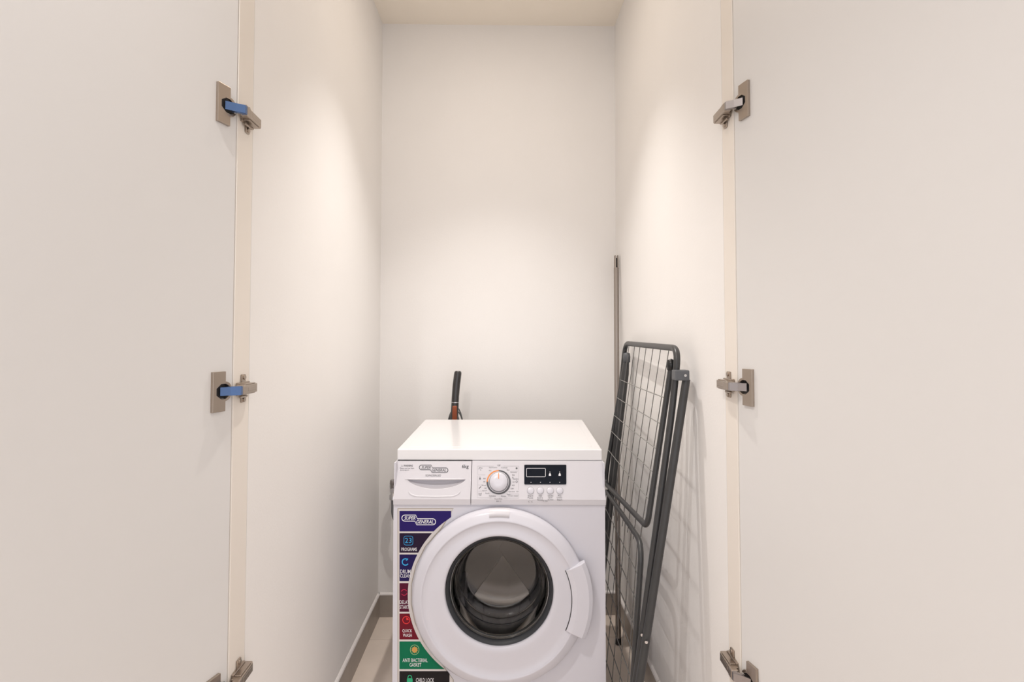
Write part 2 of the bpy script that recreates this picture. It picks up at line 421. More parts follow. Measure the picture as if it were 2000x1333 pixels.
# worktop: lies slightly higher at the back
TS_ = .0154/.497
Tw = lambda p: Vector((p.x, p.y, p.z+TS_*p.y))
tp = MB().rbox(-.2975, .2975, 0, .497, ZT+.0003, .850, .0035, 3, Tw)
tp_o = tp.build('top_panel', M['top'], wm)
MB().rbox(-.272, .272, .03, .470, .8495, .8508, .0006, 1, Tw).build('top_inlay', M['top'], wm)
# fascia: leans back toward the top
KZ0, KY0, KZ1, KY1 = ZP+.018, F-.008, ZT, PB0-.004
def fasc(x, z, off=0):
    t = (z-KZ0)/(KZ1-KZ0); nrm_ = Vector((0, -(KZ1-KZ0), (KY1-KY0))).normalized()
    return Vector((x, KY0+(KY1-KY0)*t, z))+nrm_*off
def PL(px, py): 
    q = loc(px, py, KY0, KZ0, KY1, KZ1); return q.x, q.z
def fascia_block(name, xa, xb, xat, xbt, label=None, m_='plastic'):
    mb = MB()
    P = [(xa, F, ZP), (xb, F, ZP), (xa, F-.006, ZP+.002), (xb, F-.006, ZP+.002), (xa, KY0, KZ0), (xb, KY0, KZ0), (xat, KY1, KZ1), (xbt, KY1, KZ1), (xat, .06, KZ1), (xbt, .06, KZ1), (xa, .06, ZP), (xb, .06, ZP)]
    mb.add(P, [(0, 1, 3, 2), (2, 3, 5, 4), (4, 5, 7, 6), (6, 7, 9, 8), (8, 9, 11, 10), (10, 11, 1, 0), (0, 2, 4, 6, 8, 10), (1, 11, 9, 7, 5, 3)])
    return part(mb.build(name, M[m_], wm, bevel=.0012), label)
xsplit = PL(920.5, 940)[0]
# detergent drawer front with a curved finger recess
def drawer():
    mb = MB()
    xa, xb = -.2990, xsplit-.0008; xat = -.2965
    hx0, hz = PL(795, 937); hx1, _ = PL(910, 937); zlow = PL(850, 957)[1]
    cxm = (hx0+hx1)/2; N = 24
    # fascia surface split: left, right, top strip, bottom strip, recess bowl
    q = lambda x, z, o=0: fasc(x, z, o)
    # top strip
    mb.add([q(xa+.001, hz), q(xb, hz), q(xb, KZ1), q(xat, KZ1)], [(0, 1, 2, 3)])
    mb.add([q(xa, KZ0), q(hx0, KZ0), q(hx0, hz), q(xa+.001, hz)], [(0, 1, 2, 3)])
    mb.add([q(hx1, KZ0), q(xb, KZ0), q(xb, hz), q(hx1, hz)], [(0, 1, 2, 3)])
    V = []
    for i in range(N+1):
        s = i/N; x = hx0+(hx1-hx0)*s; c = 1-(2*s-1)**2
        zc = hz-(hz-zlow)*c**.8
        V += [q(x, KZ0), q(x, zc)]
    mb.add(V, [(2*i, 2*i+2, 2*i+3, 2*i+1) for i in range(N)])
    # lower lip of the drawer face: bulge highlight line
    P = [(xa, F, ZP), (xb, F, ZP), (xa, F-.006, ZP+.002), (xb, F-.006, ZP+.002), (xa, KY0, KZ0), (xb, KY0, KZ0)]
    mb.add(P, [(0, 1, 3, 2), (2, 3, 5, 4)])
    # side returns at the split
    mb.add([(xb, F, ZP), (xb, .05, ZP), (xb, .05, KZ1), (xb, KY1, KZ1), (xb, KY0, KZ0), (xb, F-.006, ZP+.002)], [(0, 1, 2, 3, 4, 5)])
    mb.add([(xa, F, ZP), (xa, .05, ZP), (xat, .05, KZ1), (xat, KY1, KZ1), (xa, KY0, KZ0), (xa, F-.006, ZP+.002)], [(0, 1, 2, 3, 4, 5)])
    d_ = mb.build('detergent_drawer', M['plastic'], wm)
    # recess bowl behind
    rb = MB(); V = []; Fz = []; K = 8
    for i in range(N+1):
        s = i/N; x = hx0+(hx1-hx0)*s; c = 1-(2*s-1)**2; zc = hz-(hz-zlow)*c**.8
        for k in range(K+1):
            t = k/K; dep = .020*(c**.5)*math.sin(t*PI/2)
            z = zc+(hz-zc)*(t)
            V.append(q(x, z, -dep-.00005))
    for i in range(N):
        for k in range(K):
            a = i*(K+1)+k; Fz.append((a, a+K+1, a+K+2, a+1))
    rb.add(V, Fz, True)
    V = []
    for i in range(N+1):                      # roof of the recess
        s = i/N; x = hx0+(hx1-hx0)*s; c = 1-(2*s-1)**2
        V += [q(x, hz), q(x, hz, -.020*(c**.5)-.00005)]
    rb.add(V, [(2*i, 2*i+2, 2*i+3, 2*i+1) for i in range(N)])
    rb.build('grip_recess', M['plastic'], d_)
    # raised grip lip above the recess, and the soft ridge below
    gx0, gz0 = PL(791, 938); gx1, _ = PL(908, 938)
    pts = [q(gx0+(gx1-gx0)*i/16, gz0+.002, .0015*math.sin(PI*i/16)+.0005) for i in range(17)]
    MB().tube(pts, [.0006+.0024*math.sin(PI*i/16)**.4 for i in range(17)], 8).build('grip_lip', M['plastic'], d_)
    a = [PL(*p) for p in ((797, 958), (801, 966), (812, 970), (850, 971), (885, 970), (896, 965), (901, 957))]
    pts = rounded([q(x, z, -.0015) for x, z in a], .02)
    MB().tube(pts, [.0006]+[.0030]*(len(pts)-2)+[.0006], 8).build('ridge', M['plastic'], d_)
    return d_
drw = drawer()
fc = fascia_block('control_panel', xsplit+.0008, .3015, xsplit+.0008, .2965)

# --- text
_tc = {}
def text_geo(s, shear=0, bold=0):
    key = (s, shear, bold)
    if key in _tc: return _tc[key]
    cu = bpy.data.curves.new('t', 'FONT'); cu.body = s; cu.size = 1; cu.shear = shear; cu.resolution_u = 2; cu.offset = bold
    cu.align_x = 'LEFT'
    o = bpy.data.objects.new('t', cu); COL.objects.link(o)
    dg = bpy.context.evaluated_depsgraph_get(); dg.update()
    me = o.evaluated_get(dg).to_mesh()
    V = [v_.co.copy() for v_ in me.vertices]; Fz = [list(p.vertices) for p in me.polygons]
    o.evaluated_get(dg).to_mesh_clear(); bpy.data.objects.remove(o); bpy.data.curves.remove(cu)
    x0 = min(p.x for p in V); x1 = max(p.x for p in V); y0 = min(p.y for p in V); y1 = max(p.y for p in V)
    V = [((p.x-x0)/(x1-x0), (p.y-y0)/(y1-y0)) for p in V]
    _tc[key] = (V, Fz); return _tc[key]
def put_text(mb, s, P2, pos, box, off=.0005, shear=0, bold=0):
    """stretch the string into the pixel box (x0,y0,x1,y1) of the face described by P2 (pixel->x,z) and pos (x,z,off->point)"""
    V, Fz = text_geo(s, shear, bold); ax, az = P2(box[0], box[3]); bx, bz = P2(box[2], box[1])
    mb.add([pos(ax+(bx-ax)*u, az+(bz-az)*v_, off) for u, v_ in V], Fz)
def outline(mb, P2, pos, pts, wpx, off=.0005, closed=True):
    """flat printed line through pixel points, width in pixels"""
    n_ = len(pts); L = []; 
    for i in range(n_):
        p = Vector(pts[i]); a = Vector(pts[(i-1) % n_]) if (closed or i > 0) else p; c = Vector(pts[(i+1) % n_]) if (closed or i < n_-1) else p
        t = (c-a).normalized(); nn = Vector((-t.y, t.x)); L.append((p+nn*wpx/2, p-nn*wpx/2))
    V = []
    for a, b_ in L: V += [pos(*P2(*a), off), pos(*P2(*b_), off)]
    mb.add(V, [(2*i, 2*i+1, (2*i+3) % (2*n_), (2*i+2) % (2*n_)) for i in range(n_ if closed else n_-1)])
def fillpoly(mb, P2, pos, pts, off=.0005): mb.add([pos(*P2(*p), off) for p in pts], [list(range(len(pts)))])
def circ(cx_, cy_, r_, n_=24, a0=0, a1=2*PI, sy=1): return [(cx_+r_*math.cos(a0+(a1-a0)*k/n_), cy_-sy*r_*math.sin(a0+(a1-a0)*k/n_)) for k in range(n_+(0 if abs(a1-a0-2*PI) < 1e-6 else 1))]
def rrect(x0, y0, x1, y1, r_, n_=4):
    o = []
    for cx_, cy_, a in ((x1-r_, y0+r_, 0), (x0+r_, y0+r_, PI/2), (x0+r_, y1-r_, PI), (x1-r_, y1-r_, 1.5*PI)):
        o += [(cx_+r_*math.cos(a+PI/2*k/n_), cy_-r_*math.sin(a+PI/2*k/n_)) for k in range(n_+1)]
    return o
def logo(mb, P2, pos, x0, y0, x1, y1, lw, off=.0006):
    W, H = x1-x0, y1-y0; r_ = .30*H; h = .62*H
    pts = []
    pts += [(x0+r_-r_*math.sin(PI*k/8), y0+h/2-(h/2)*math.cos(PI*k/8)) for k in range(9)][::1]   # left round end, top to bottom
    pts += [(x0+.385*W, y0+h), (x0+.44*W, y1)]
    pts += [(x1-r_+r_*math.sin(PI*k/8), y1-h/2+(h/2)*math.cos(PI*k/8)) for k in range(9)]
    pts += [(x0+.46*W, y1-h), (x0+.41*W, y0)]
    outline(mb, P2, pos, pts, lw, off)
    put_text(mb, 'SUPER', P2, pos, (x0+.07*W, y0+.13*H, x0+.405*W, y0+.50*H), off, .25, .012)
    put_text(mb, 'GENERAL', P2, pos, (x0+.43*W, y0+.50*H, x0+.94*W, y0+.87*H), off, .25, .012)
pos_f = lambda x, z, off: fasc(x, z, off)
pr = MB()
logo(pr, PL, pos_f, 819, 909, 875, 923.5, 1.3)
put_text(pr, '6kg', PL, pos_f, (902, 908, 915.5, 917), shear=0, bold=.015)
put_text(pr, 'SGW6250NLED', PL, pos_f, (831, 927.5, 861.5, 931.5))
put_text(pr, 'WARNING', PL, pos_f, (788, 908.2, 806.5, 912), bold=.02)
outline(pr, PL, pos_f, [(783.2, 912), (785.2, 908.4), (787.2, 912)], .6)
put_text(pr, 'Please use low foam', PL, pos_f, (781, 913.6, 809, 916.6))
put_text(pr, 'detergent', PL, pos_f, (781, 917.6, 799, 920.6))
stuff(pr.build('printed_lettering', M['print'], drw))
# --- control panel print
pr = MB(); lp = MB()
kx, ky = 974, 942.5
put_text(pr, 'Off', PL, pos_f, (971.5, 908, 977.5, 911.4))
TL = [('Synthetics', 955, 971, 914), ('Mix', 955, 960, 919.8), ('60', 944, 948.5, 935.3), ('40', 943.5, 948, 941.5), ('Wool', 940.5, 949, 948.6), ('30', 946, 950.5, 954.2), ('Sport', 942, 951.5, 959.2), ('Soft', 948, 956, 964), ('Delicates', 955, 968, 969.3),
      ('Cotton', 979, 991, 914), ('Eco', 990, 995, 918.4), ('Intensive', 997, 1009, 923), ('90', 1000, 1005, 928.6), ('Standard', 1001.5, 1012.5, 936), ('60', 1001, 1005.5, 942), ('40', 999.5, 1005, 948.6), ('20', 997, 1003, 955), ('Quick 15', 993, 1012.5, 961), ('Spin', 990, 997, 966.4), ('Rinse', 979, 988, 969.8), ('Drain water', 993, 1012.5, 969), ('Drum Clean', 966, 981, 975), ('20 C', 969, 979, 979.8)]
for s, a, b_, yy in TL: put_text(pr, s, PL, pos_f, (a, yy-1.25, b_, yy+1.25))
# frame lines
for q in ([(933, 911), (965, 911)], [(983, 911), (1013, 911)], [(933, 911), (933, 928), (948, 928)], [(933, 930), (933, 948), (944, 948)], [(932.5, 948), (932.5, 960), (943, 960)], [(932.5, 961), (932.5, 973), (960, 973)],
          [(1013, 911), (1013, 921), (997, 921)], [(1013, 923), (1013, 934)], [(1013, 937), (1013, 958)], [(994, 965.5), (1013.5, 965.5)], [(984, 973.5), (1013.5, 973.5), (1013.5, 966)]):
    outline(lp, PL, pos_f, q, .5, .0004, False)
# icons in the left cells
outline(pr, PL, pos_f, [(935, 917), (937, 913.5), (940, 915), (942.5, 915)], .8, closed=False); fillpoly(pr, PL, pos_f, circ(939, 918.6, .8, 8))
fillpoly(pr, PL, pos_f, circ(937.5, 936, 1.5, 10)); fillpoly(pr, PL, pos_f, [(936.6, 935), (937.5, 930.8), (938.4, 935)])
fillpoly(pr, PL, pos_f, [(935, 954.5), (939.5, 950.2), (940.2, 951), (936, 955.4)])
outline(pr, PL, pos_f, [(935, 963.5), (935.6, 967.5), (939.4, 968.4), (940.2, 963.2), (938, 965.8)], .9)
fillpoly(pr, PL, pos_f, circ(1009, 915.4, 1.9, 12)); outline(pr, PL, pos_f, circ(1009, 941.6, 1.8, 12), .7)
outline(pr, PL, pos_f, circ(1001.5, 933.5, 1.1, 8), .5)
# button captions
for x, L in ((1036, ('Start', 'Pause', '', 'C  C')), (1055, ('Add', 'Extra', 'Rinse')), (1075, ('Child', 'Spin', 'Speed')), (1093, ('Pre', 'Delay', 'Start'))):
    for i, s in enumerate(L):
        if s.strip(): put_text(pr, s, PL, pos_f, (x-1.05*len(s), 967.6+i*3.9, x+1.05*len(s), 970.5+i*3.9))
outline(lp, PL, pos_f, [(1060, 979), (1062, 981), (1068, 981), (1070, 979)], .5, .0004, False)
put_text(pr, '3 Sec', PL, pos_f, (1060.5, 977.5, 1069.5, 980))
stuff(pr.build('printed_lettering', M['print'], fc)); stuff(lp.build('printed_lines', M['lightprint'], fc))
def ringpoly(mb, cx_, cy_, r0, r1, a0, a1, off, n_=40):
    V = []
    for k in range(n_+1):
        a = a0+(a1-a0)*k/n_
        for r_ in (r0, r1): V.append(pos_f(*PL(cx_+r_*math.cos(a), cy_-r_*math.sin(a)), off))
    mb.add(V, [(2*k, 2*k+1, 2*k+3, 2*k+2) for k in range(n_)])
rg = MB(); ringpoly(rg, kx, ky, 20.3, 23.8, PI/2, -PI*1.02, .0006); rg.build('dial_ring', M['print'], fc)
rg = MB(); ringpoly(rg, kx, ky, 21.3, 23.8, PI/2, PI*1.0, .0006, 20); part(rg.build('dial_ring_arc', M['orange'], fc), 'orange arc of the dial ring')
# knob
kc = Vector(fasc(*PL(kx, ky))); nf = (fasc(0, KZ0, 1)-fasc(0, KZ0, 0)); 
mpp = abs(PL(kx+10, ky)[0]-PL(kx, ky)[0])/10
def disc_on(c, nrm_, prof, n_=40):
    """lathe about an arbitrary axis"""
    a = Vector((1, 0, 0)); b_ = nrm_.cross(a).normalized(); a = b_.cross(nrm_).normalized(); V = []
    for r_, h in prof:
        for k in range(n_):
            t = 2*PI*k/n_; V.append(c+a*math.cos(t)*r_+b_*math.sin(t)*r_+nrm_*h)
    Fz = []
    for i in range(len(prof)-1):
        for k in range(n_): k2 = (k+1) % n_; Fz.append((i*n_+k, i*n_+k2, (i+1)*n_+k2, (i+1)*n_+k))
    return V, Fz
kr = 18.0*mpp
mb = MB(); mb.add(*disc_on(kc, nf, [(kr*1.12, .0006), (kr*1.12, .002), (kr*1.03, .003), (kr*1.03, .0008)]), True); mb.build('dial_base', M['plastic'], fc)
mb = MB(); mb.add(*disc_on(kc, nf, [(kr*1.05, .001), (kr*1.03, .004), (kr*.99, .004)]), True); mb.build('dial_trim', M['rubber'], fc)
mb = MB(); mb.add(*disc_on(kc, nf, [(kr*.99, .001), (kr*.97, .012), (kr*.93, .0145), (kr*.4, .0152), (.0001, .0154)]), True)
kn = part(mb.build('program_knob', M['white'], fc))
mb = MB(); c2 = kc+nf*.0155; upv = (fasc(0, KZ1)-fasc(0, KZ0)).normalized(); ex = Vector((1, 0, 0))
mb.add([c2-ex*.0012+upv*kr*.28, c2+ex*.0012+upv*kr*.28, c2+ex*.0012+upv*kr*.92-nf*.0008, c2-ex*.0012+upv*kr*.92-nf*.0008], [(0, 1, 2, 3)])
part(mb.build('pointer', M['orange'], kn), 'orange pointer line')
# display
mb = MB(); dp = [PL(*p) for p in rrect(1024, 908.5, 1106, 947, 1.6)]
mb.prism(dp, lambda u_, v_, h_: fasc(u_, v_, h_), 0, .0016); disp = part(mb.build('display', M['black'], fc), 'black glossy display window')
mb = MB()
outline(mb, PL, pos_f, rrect(1028.2, 915.6, 1065.2, 932, 1.2, 2), .9, .0021)
for x in (1074, 1093):
    fillpoly(mb, PL, pos_f, [(x-2.2, 930.2), (x-1.8, 926.5), (x, 924.2), (x+1.8, 926.5), (x+2.2, 930.2)], .0021); outline(mb, PL, pos_f, [(x, 924), (x, 921.6)], .6, .0021, False)
part(stuff(mb.build('display_marks', M['whiteprint'], disp)), 'white frame and two small lock symbols')
mb = MB()
for x in (1037, 1055.5, 1074, 1093): fillpoly(mb, PL, pos_f, circ(x, 943, .9, 8), .0021)
stuff(mb.build('indicator_dots', M['lightprint'], disp))
for x in (1036.3, 1055.3, 1074.6, 1093.3):
    c = Vector(fasc(*PL(x, 959)))
    mb = MB(); mb.add(*disc_on(c, nf, [(7.0*mpp, .0003), (7.0*mpp, .0008), (6.2*mpp, .0008)], 28)); mo = MB(); mo.add(*disc_on(c, nf, [(6.4*mpp, .0004), (6.2*mpp, .0020), (5.6*mpp, .0026), (.0001, .0028)], 28), True)
    bt = mo.build('button', M['white'], fc); mb.build('button_gap', M['lightprint'], bt)

# --- door
dc = (dcx, F, dcz)
EZ = .024; gc = (dcx, F, dcz+EZ)        # the glass sits a little above the middle of the frame
R1, R2, R3 = .2445, .2135, .1500
pf = [(.2405, -.001), (R1, -.004), (R1, -.016), (R1-.004, -.026), (R1-.010, -.031), (R2+.004, -.0385), (R2+.001, -.0395), (R2-.0005, -.0385), (R2-.003, -.0355), (.190, -.0362), (.165, -.0390), (R3+.004, -.041), (R3, -.038), (R3-.002, -.020), (R3-.002, .000), (.175, .002)]
db = MB().lathe(pf, dc, 128)
for p_ in db.v:
    rr_ = math.hypot(p_.x-dcx, p_.z-dcz)
    p_.z += EZ*max(0, min(1, (.195-rr_)/(.195-.156)))
door = db.build('machine_door', M['white'], wm)
part(door, 'round white door frame of the washing machine')
MB().lathe([(R3-.0021, -.034), (R3-.0065, -.031), (R3-.0115, -.0255), (R3-.0125, -.0215), (R3-.0085, -.0205), (R3-.010, .004), (R3-.003, .006), (R3-.0021, -.034)], gc, 96).build('door_trim', M['darkring'], door)
gl = MB().lathe([(.106, .1045), (.1120, .100), (.1225, .074), (.1250, .072), (.1255, .069), (.1290, .036), (.1312, .034), (.1315, .031), (.134, -.012), (.137, -.019), (R3-.0095, -.020), (R3-.0095, -.0165), (.1325, -.0155), (.1295, -.012), (.1255, .029), (.1198, .069), (.109, .0965), (.1045, .1005)], gc, 96)
gl.lathe([(.0, .1045), (.106, .1045)], gc, 96, smooth=False); gl.lathe([(.1045, .1005), (.0, .1005)], gc, 96, smooth=False)
part(gl.build('glass_bowl', M['glass'], door, weld=True), 'clear glass bowl of the door')
# handle: curved flap on the right
def sector(mb, c, r0, r1, a0, a1, ya, yb, n_=20, lip=0):
    V = []
    for k in range(n_+1):
        a = a0+(a1-a0)*k/n_; ca, sa = math.cos(a), math.sin(a)
        for (r_, yy) in ((r0, ya), (r0, yb+lip), (r0+(r1-r0)*.25, yb), (r0+(r1-r0)*.8, yb), (r1, yb+lip*1.5), (r1, ya)): V.append((c[0]+r_*ca, yy, c[2]+r_*sa))
    Fz = []
    for k in range(n_):
        for j in range(6): j2 = (j+1) % 6; Fz.append((k*6+j, k*6+j2, (k+1)*6+j2, (k+1)*6+j))
    Fz += [tuple(range(6)), tuple(range(n_*6, n_*6+6))]
    return mb.add(V, Fz)
ha = math.radians
sector(MB(), dc, .2000, .2585, ha(-24), ha(24), F-.020, F-.0430, 22, .004).build('door_handle', M['white'], door, bevel=.002)
sector(MB(), dc, .1988, .2000, ha(-24), ha(24), F-.036, F-.0395, 22).build('handle_gap', M['dark'], door)
# small notch plate at the top of the ring
MB().lathe([(R1+.0006, -.010), (R1+.0006, -.0165), (R1-.0035, -.0268), (R1-.0095, -.0318), (R1-.019, -.0362), (R1-.0195, -.034)], dc, 12, a0=ha(83), a1=ha(97)).build('door_catch_cover', M['plastic'], door)
# gasket and drum
part(MB().lathe([(.200, .003), (.176, .006), (.160, .012), (.152, .030), (.154, .040), (.150, .052), (.153, .062), (.168, .075), (.190, .085), (.205, .09)], gc, 96).build('door_gasket', M['rubber'], wm), 'grey rubber gasket')
dr = MB().lathe([(.175, .095), (.182, .092), (.225, .100), (.232, .110), (.232, .380)], gc, 96).build('drum', M['drum'], wm)
part(dr, 'perforated steel drum')
MB().lathe([(.232, .378), (.215, .392), (.16, .396), (.15, .388), (.0, .386)], gc, 64).build('drum_back', M['backsteel'], dr)
for k in range(3):
    a = PI/2+2*PI*k/3; ca, sa = math.cos(a), math.sin(a); t_ = Vector((-sa, 0, ca)); rr = Vector((ca, 0, sa)); bs = Vector(gc)+Vector((0, .384, 0))
    MB().prism([(.0, -.035), (.205, -.125), (.22, 0), (.205, .125), (.0, .035)], lambda u_, v_, h_: bs+rr*u_+t_*v_-Vector((0, h_, 0)), 0, .022+.0006*k).build('drum_spoke', M['spoke'], dr, bevel=.004)
for k in range(3):
    a = PI/2+.18+2*PI*k/3; mb = MB()
    for s in range(1):
        ca, sa = math.cos(a), math.sin(a); t = Vector((-sa, 0, ca)); rr = Vector((ca, 0, sa)); base = Vector(gc)+rr*.231
        P = []
        for yy, hgt in ((.125, .0), (.15, .055), (.36, .065), (.375, 0)):
            P += [base+t*.035+Vector((0, yy, 0)), base-rr*hgt+t*.010+Vector((0, yy, 0)), base-rr*hgt-t*.010+Vector((0, yy, 0)), base-t*.035+Vector((0, yy, 0))]
        Fz = []
        for i in range(3):
            for j in range(3): Fz.append((i*4+j, i*4+j+1, i*4+4+j+1, i*4+4+j))
        mb.add(P, Fz+[(0, 1, 2, 3), (12, 13, 14, 15)])
    mb.build('drum_paddle', M['recess'], dr)

# --- feature sticker on the front, left of the door
PF = lambda px, py: (lambda q: (q.x, q.z))(loc(px, py, F-.0004))
pos_s = lambda x, z, off: Vector((x, F-.0002-off, z))
SC = (976.5, 1163.5)
def block(y0, y1, xl, R_, xr=None, lim=None):
    pts = [(xl, y1), (xl, y0)]; N = 10; rs = []
    for k in range(N+1):
        yy = y0+(y1-y0)*k/N; dy = yy-SC[1]; x = SC[0]-math.sqrt(max(0, R_*R_-dy*dy)) if abs(dy) < R_ else 1e3
        if lim: x = min(x, lim)
        rs.append((x, yy))
    return pts+rs
st = MB(); st.prism([PF(*p) for p in block(993.5, 1366, 776.5, 173.5, lim=886)], lambda u_, v_, h_: Vector((u_, F-h_, v_)), .0, .0006)
stk = part(st.build('feature_sticker', M['s_edge'], wm), 'coloured feature sticker curving around the door')
mb = MB(); fillpoly(mb, PF, pos_s, block(995, 1364.5, 778, 175, lim=884.5), .0006); part(mb.build('sticker_border', M['s_white'], stk), 'pale border')
blocks = [('s_blue', 998.5, 1038.5, 881), ('s_plum', 1042, 1080, None), ('s_navy', 1083.5, 1135.5, None), ('s_maroon', 1139.5, 1195.5, None), ('s_red', 1199, 1249.5, None), ('s_green', 1253.5, 1307.5, None), ('s_black', 1311.5, 1361, 878)]
names = dict(s_blue='dark blue field with a brand badge', s_plum='dark plum field', s_navy='navy field', s_maroon='maroon field', s_red='red field', s_green='green field', s_black='black field')
for c, a, b_, lim in blocks:
    mb = MB(); fillpoly(mb, PF, pos_s, block(a, b_, 780.3, 180, lim=lim), .0010); part(mb.build('sticker_field', M[c], stk), names[c])
t = MB(); O_ = .0014
logo(t, PF, pos_s, 785, 1006.5, 851, 1025.5, 1.6, O_)
part(stuff(t.build('brand_badge', M['whiteprint'], stk)), 'white outlined brand badge')
def tx(s, a, b_, c, d):
    t = MB(); put_text(t, s, PF, pos_s, (a, b_, c, d), O_, 0, .004)
    stuff(t.build('sticker_word', M['whiteprint'], stk))
tx('PROGRAMS', 784, 1070, 814.5, 1076.5)
tx('DRUM', 782, 1113, 802, 1120.5); tx('CLEAN', 781.5, 1121.8, 802.5, 1128.5)
tx('DELAY', 780.8, 1173, 799.5, 1180); tx('START', 780.8, 1182.5, 799, 1189.5)
tx('QUICK', 786, 1229.5, 805, 1236.5); tx('WASH', 787, 1238, 804.5, 1244.5)
tx('ANTI BACTERIAL', 786.5, 1286.5, 835.5, 1293.5); tx('GASKET', 800, 1295.5, 823, 1302.5)
tx('CHILD LOCK', 812.5, 1325, 848, 1333)
t = MB(); put_text(t, '23', PF, pos_s, (791, 1051, 804, 1061), O_, 0, 0); outline(t, PF, pos_s, rrect(789, 1047.5, 806.5, 1065, 4), .9, O_)
outline(t, PF, pos_s, circ(792, 1098, 6.2, 20, .7, 2*PI-.6), 2.2, O_, False); outline(t, PF, pos_s, [(793, 1096), (797, 1091)], 1.2, O_, False)
part(stuff(t.build('sticker_symbol', M['s_cyan'], stk)), 'light blue symbols')
t = MB(); outline(t, PF, pos_s, circ(789.5, 1157.5, 5.6, 16, .5, PI-.3), 1.4, O_, False); outline(t, PF, pos_s, circ(789.5, 1157.5, 5.6, 16, PI+.5, 2*PI-.3), 1.4, O_, False)
stuff(t.build('sticker_symbol', M['s_pink'], stk))
t = MB(); outline(t, PF, pos_s, circ(793.7, 1211.5, 7, 24), 1.5, O_); fillpoly(t, PF, pos_s, [(793.7, 1211.5), (793.7, 1206.5), (797.5, 1208), (798.5, 1211.5)], O_)
stuff(t.build('sticker_symbol', M['s_brightred'], stk))
t = MB(); outline(t, PF, pos_s, circ(810, 1269.5, 8.6, 24, sy=1.1), .8, O_); stuff(t.build('sticker_symbol', M['s_lime'], stk))
t = MB(); fillpoly(t, PF, pos_s, [(810+(6.6 if k % 2 else 4.9)*math.cos(k*PI/10), 1269.5-(7.2 if k % 2 else 5.2)*math.sin(k*PI/10)) for k in range(20)], O_); stuff(t.build('sticker_symbol', M['s_gold'], stk))
t = MB(); fillpoly(t, PF, pos_s, rrect(795, 1325, 806, 1337, 2), O_); outline(t, PF, pos_s, circ(800.5, 1325, 3.8, 12, 0, PI, 1.5), 1.6, O_, False)
stuff(t.build('sticker_symbol', M['s_lock'], stk))

# ------------------------------------------------------------------ folded drying rack leaning on the right wall
YN, YF = 1.46, 2.14                 # near and far side of the rack
rk = empty('drying_rack', (.36, (YN+YF)/2, 0))
tag(rk, 'folded dark grey wire drying rack leaning against the right wall beside the washing machine', 'drying rack')
ro = rk.location.copy()
def rbuild(mb, nm, m_, lab=None, parent=None):
    o = mb.build(nm, m_, parent or rk, origin=ro); o.location = (0, 0, 0); return part(o, lab)
def Q(px, py, Y): return atY(px, py, Y)
def ext(p, q, z):                  # continue the line p->q to height z
    t = (z-p.z)/(q.z-p.z); return p+(q-p)*t
# centre frame: arch at the top, side tubes down
cTL = Q(1221.5, 671, YF); cTR = Q(1325, 681, YN-.01)
cN1 = Q(1313, 800, YN-.01); cN2 = Q(1243, 1320, YN-.01); cF2 = Q(1186, 1010, YF)
nb = ext(cN1, cN2, .012); fb = ext(cTL, cF2, .012)
rbuild(MB().tube(rounded([fb, cTL, cTR+Vector((0, 0, .0)), cN1, cN2, nb], .05, 8), .0088, 12), 'centre_frame', M['rackgrey'])
# support legs (thick), with foot caps
l1 = Q(1340.5, 741, YN-.03); l2 = Q(1251, 1320, YN-.03); lb = ext(l1, l2, .012)
rbuild(MB().tube([lb, l1.lerp(lb, .08), l1], [.0105, .0105, .0100], 12), 'leg', M['rackgrey'])
f1 = Q(1224, 702, YF-.02); f2 = Q(1194, 960, YF-.02); fbb = ext(f1, f2, .012)
rbuild(MB().tube([fbb, f1.lerp(fbb, .05), f1], [.0145, .0145, .010], 12), 'leg', M['rackgrey'])
for p in (nb, fb, lb, fbb):
    rbuild(MB().lathe([(0, -.012), (.0125, -.012), (.0135, -.006), (.0130, .02), (.0095, .024)], p, 14, 'z'), 'foot_cap', M['blackcap'])
# low cross rail joining the legs
rbuild(MB().cyl(ext(l1, l2, .07), ext(f1, f2, .07), .0075, 10), 'cross_rail', M['rackgrey'])
# upper wing: U frame
a0 = Q(1219, 716, YF-.005); aBL = Q(1182.5, 945, YF-.005); aBR = Q(1264, 1030, YN+.02); a1 = Q(1311, 716, YN+.02)
aL = Q(1187, 905, YF-.005)
rbuild(MB().tube(rounded([a0, aL, aBL, aBR, a1], .032, 8), .0078, 12), 'upper_wing_frame', M['rackgrey'])
cp = a1+(a1-aBR).normalized()*.012
rbuild(MB().lathe([(0, -.014), (.011, -.014), (.0125, 0), (.011, .012), (0, .016)], a1+Vector((0, 0, .004)), 16, 'z'), 'end_cap', M['blackcap'])
rbuild(MB().lathe([(0, -.02), (.013, -.02), (.014, 0), (.012, .014), (0, .018)], f1+Vector((0, 0, .008)), 16, 'z'), 'end_cap', M['rackplastic'])
# clamp between the frame and the leg at the near side
cl = MB(); kx0 = Q(1315, 729, YN-.028); kx1 = Q(1343, 737, YN-.028)
cl.rbox(kx0.x, kx1.x, YN-.045, YN-.012, (kx0.z+kx1.z)/2-.013, (kx0.z+kx1.z)/2+.013, .003, 2)
cb = rbuild(cl, 'clamp', M['rackplastic'])
p = Vector((kx1.x-.012, YN-.045, (kx0.z+kx1.z)/2)); o = MB().cyl(p, p+Vector((0, -.003, 0)), .0035, 12).build('rivet', M['chrome'], cb, origin=ro); o.location = (0, 0, 0)
# lower wing
bL = Q(1181, 955, YF-.01); bR = Q(1254, 1062, YN+.015); b2 = Q(1237, 1320, YN+.015); bLb = Vector((bL.x-.055, YF-.01, .03)); bRb = ext(bR, b2, .06)
fbl = Vector((.318, YF-.01, .06))
rbuild(MB().tube(rounded([fbl, bL, bR, bRb], .06, 8), .0075, 12), 'lower_wing_frame', M['rackgrey'])
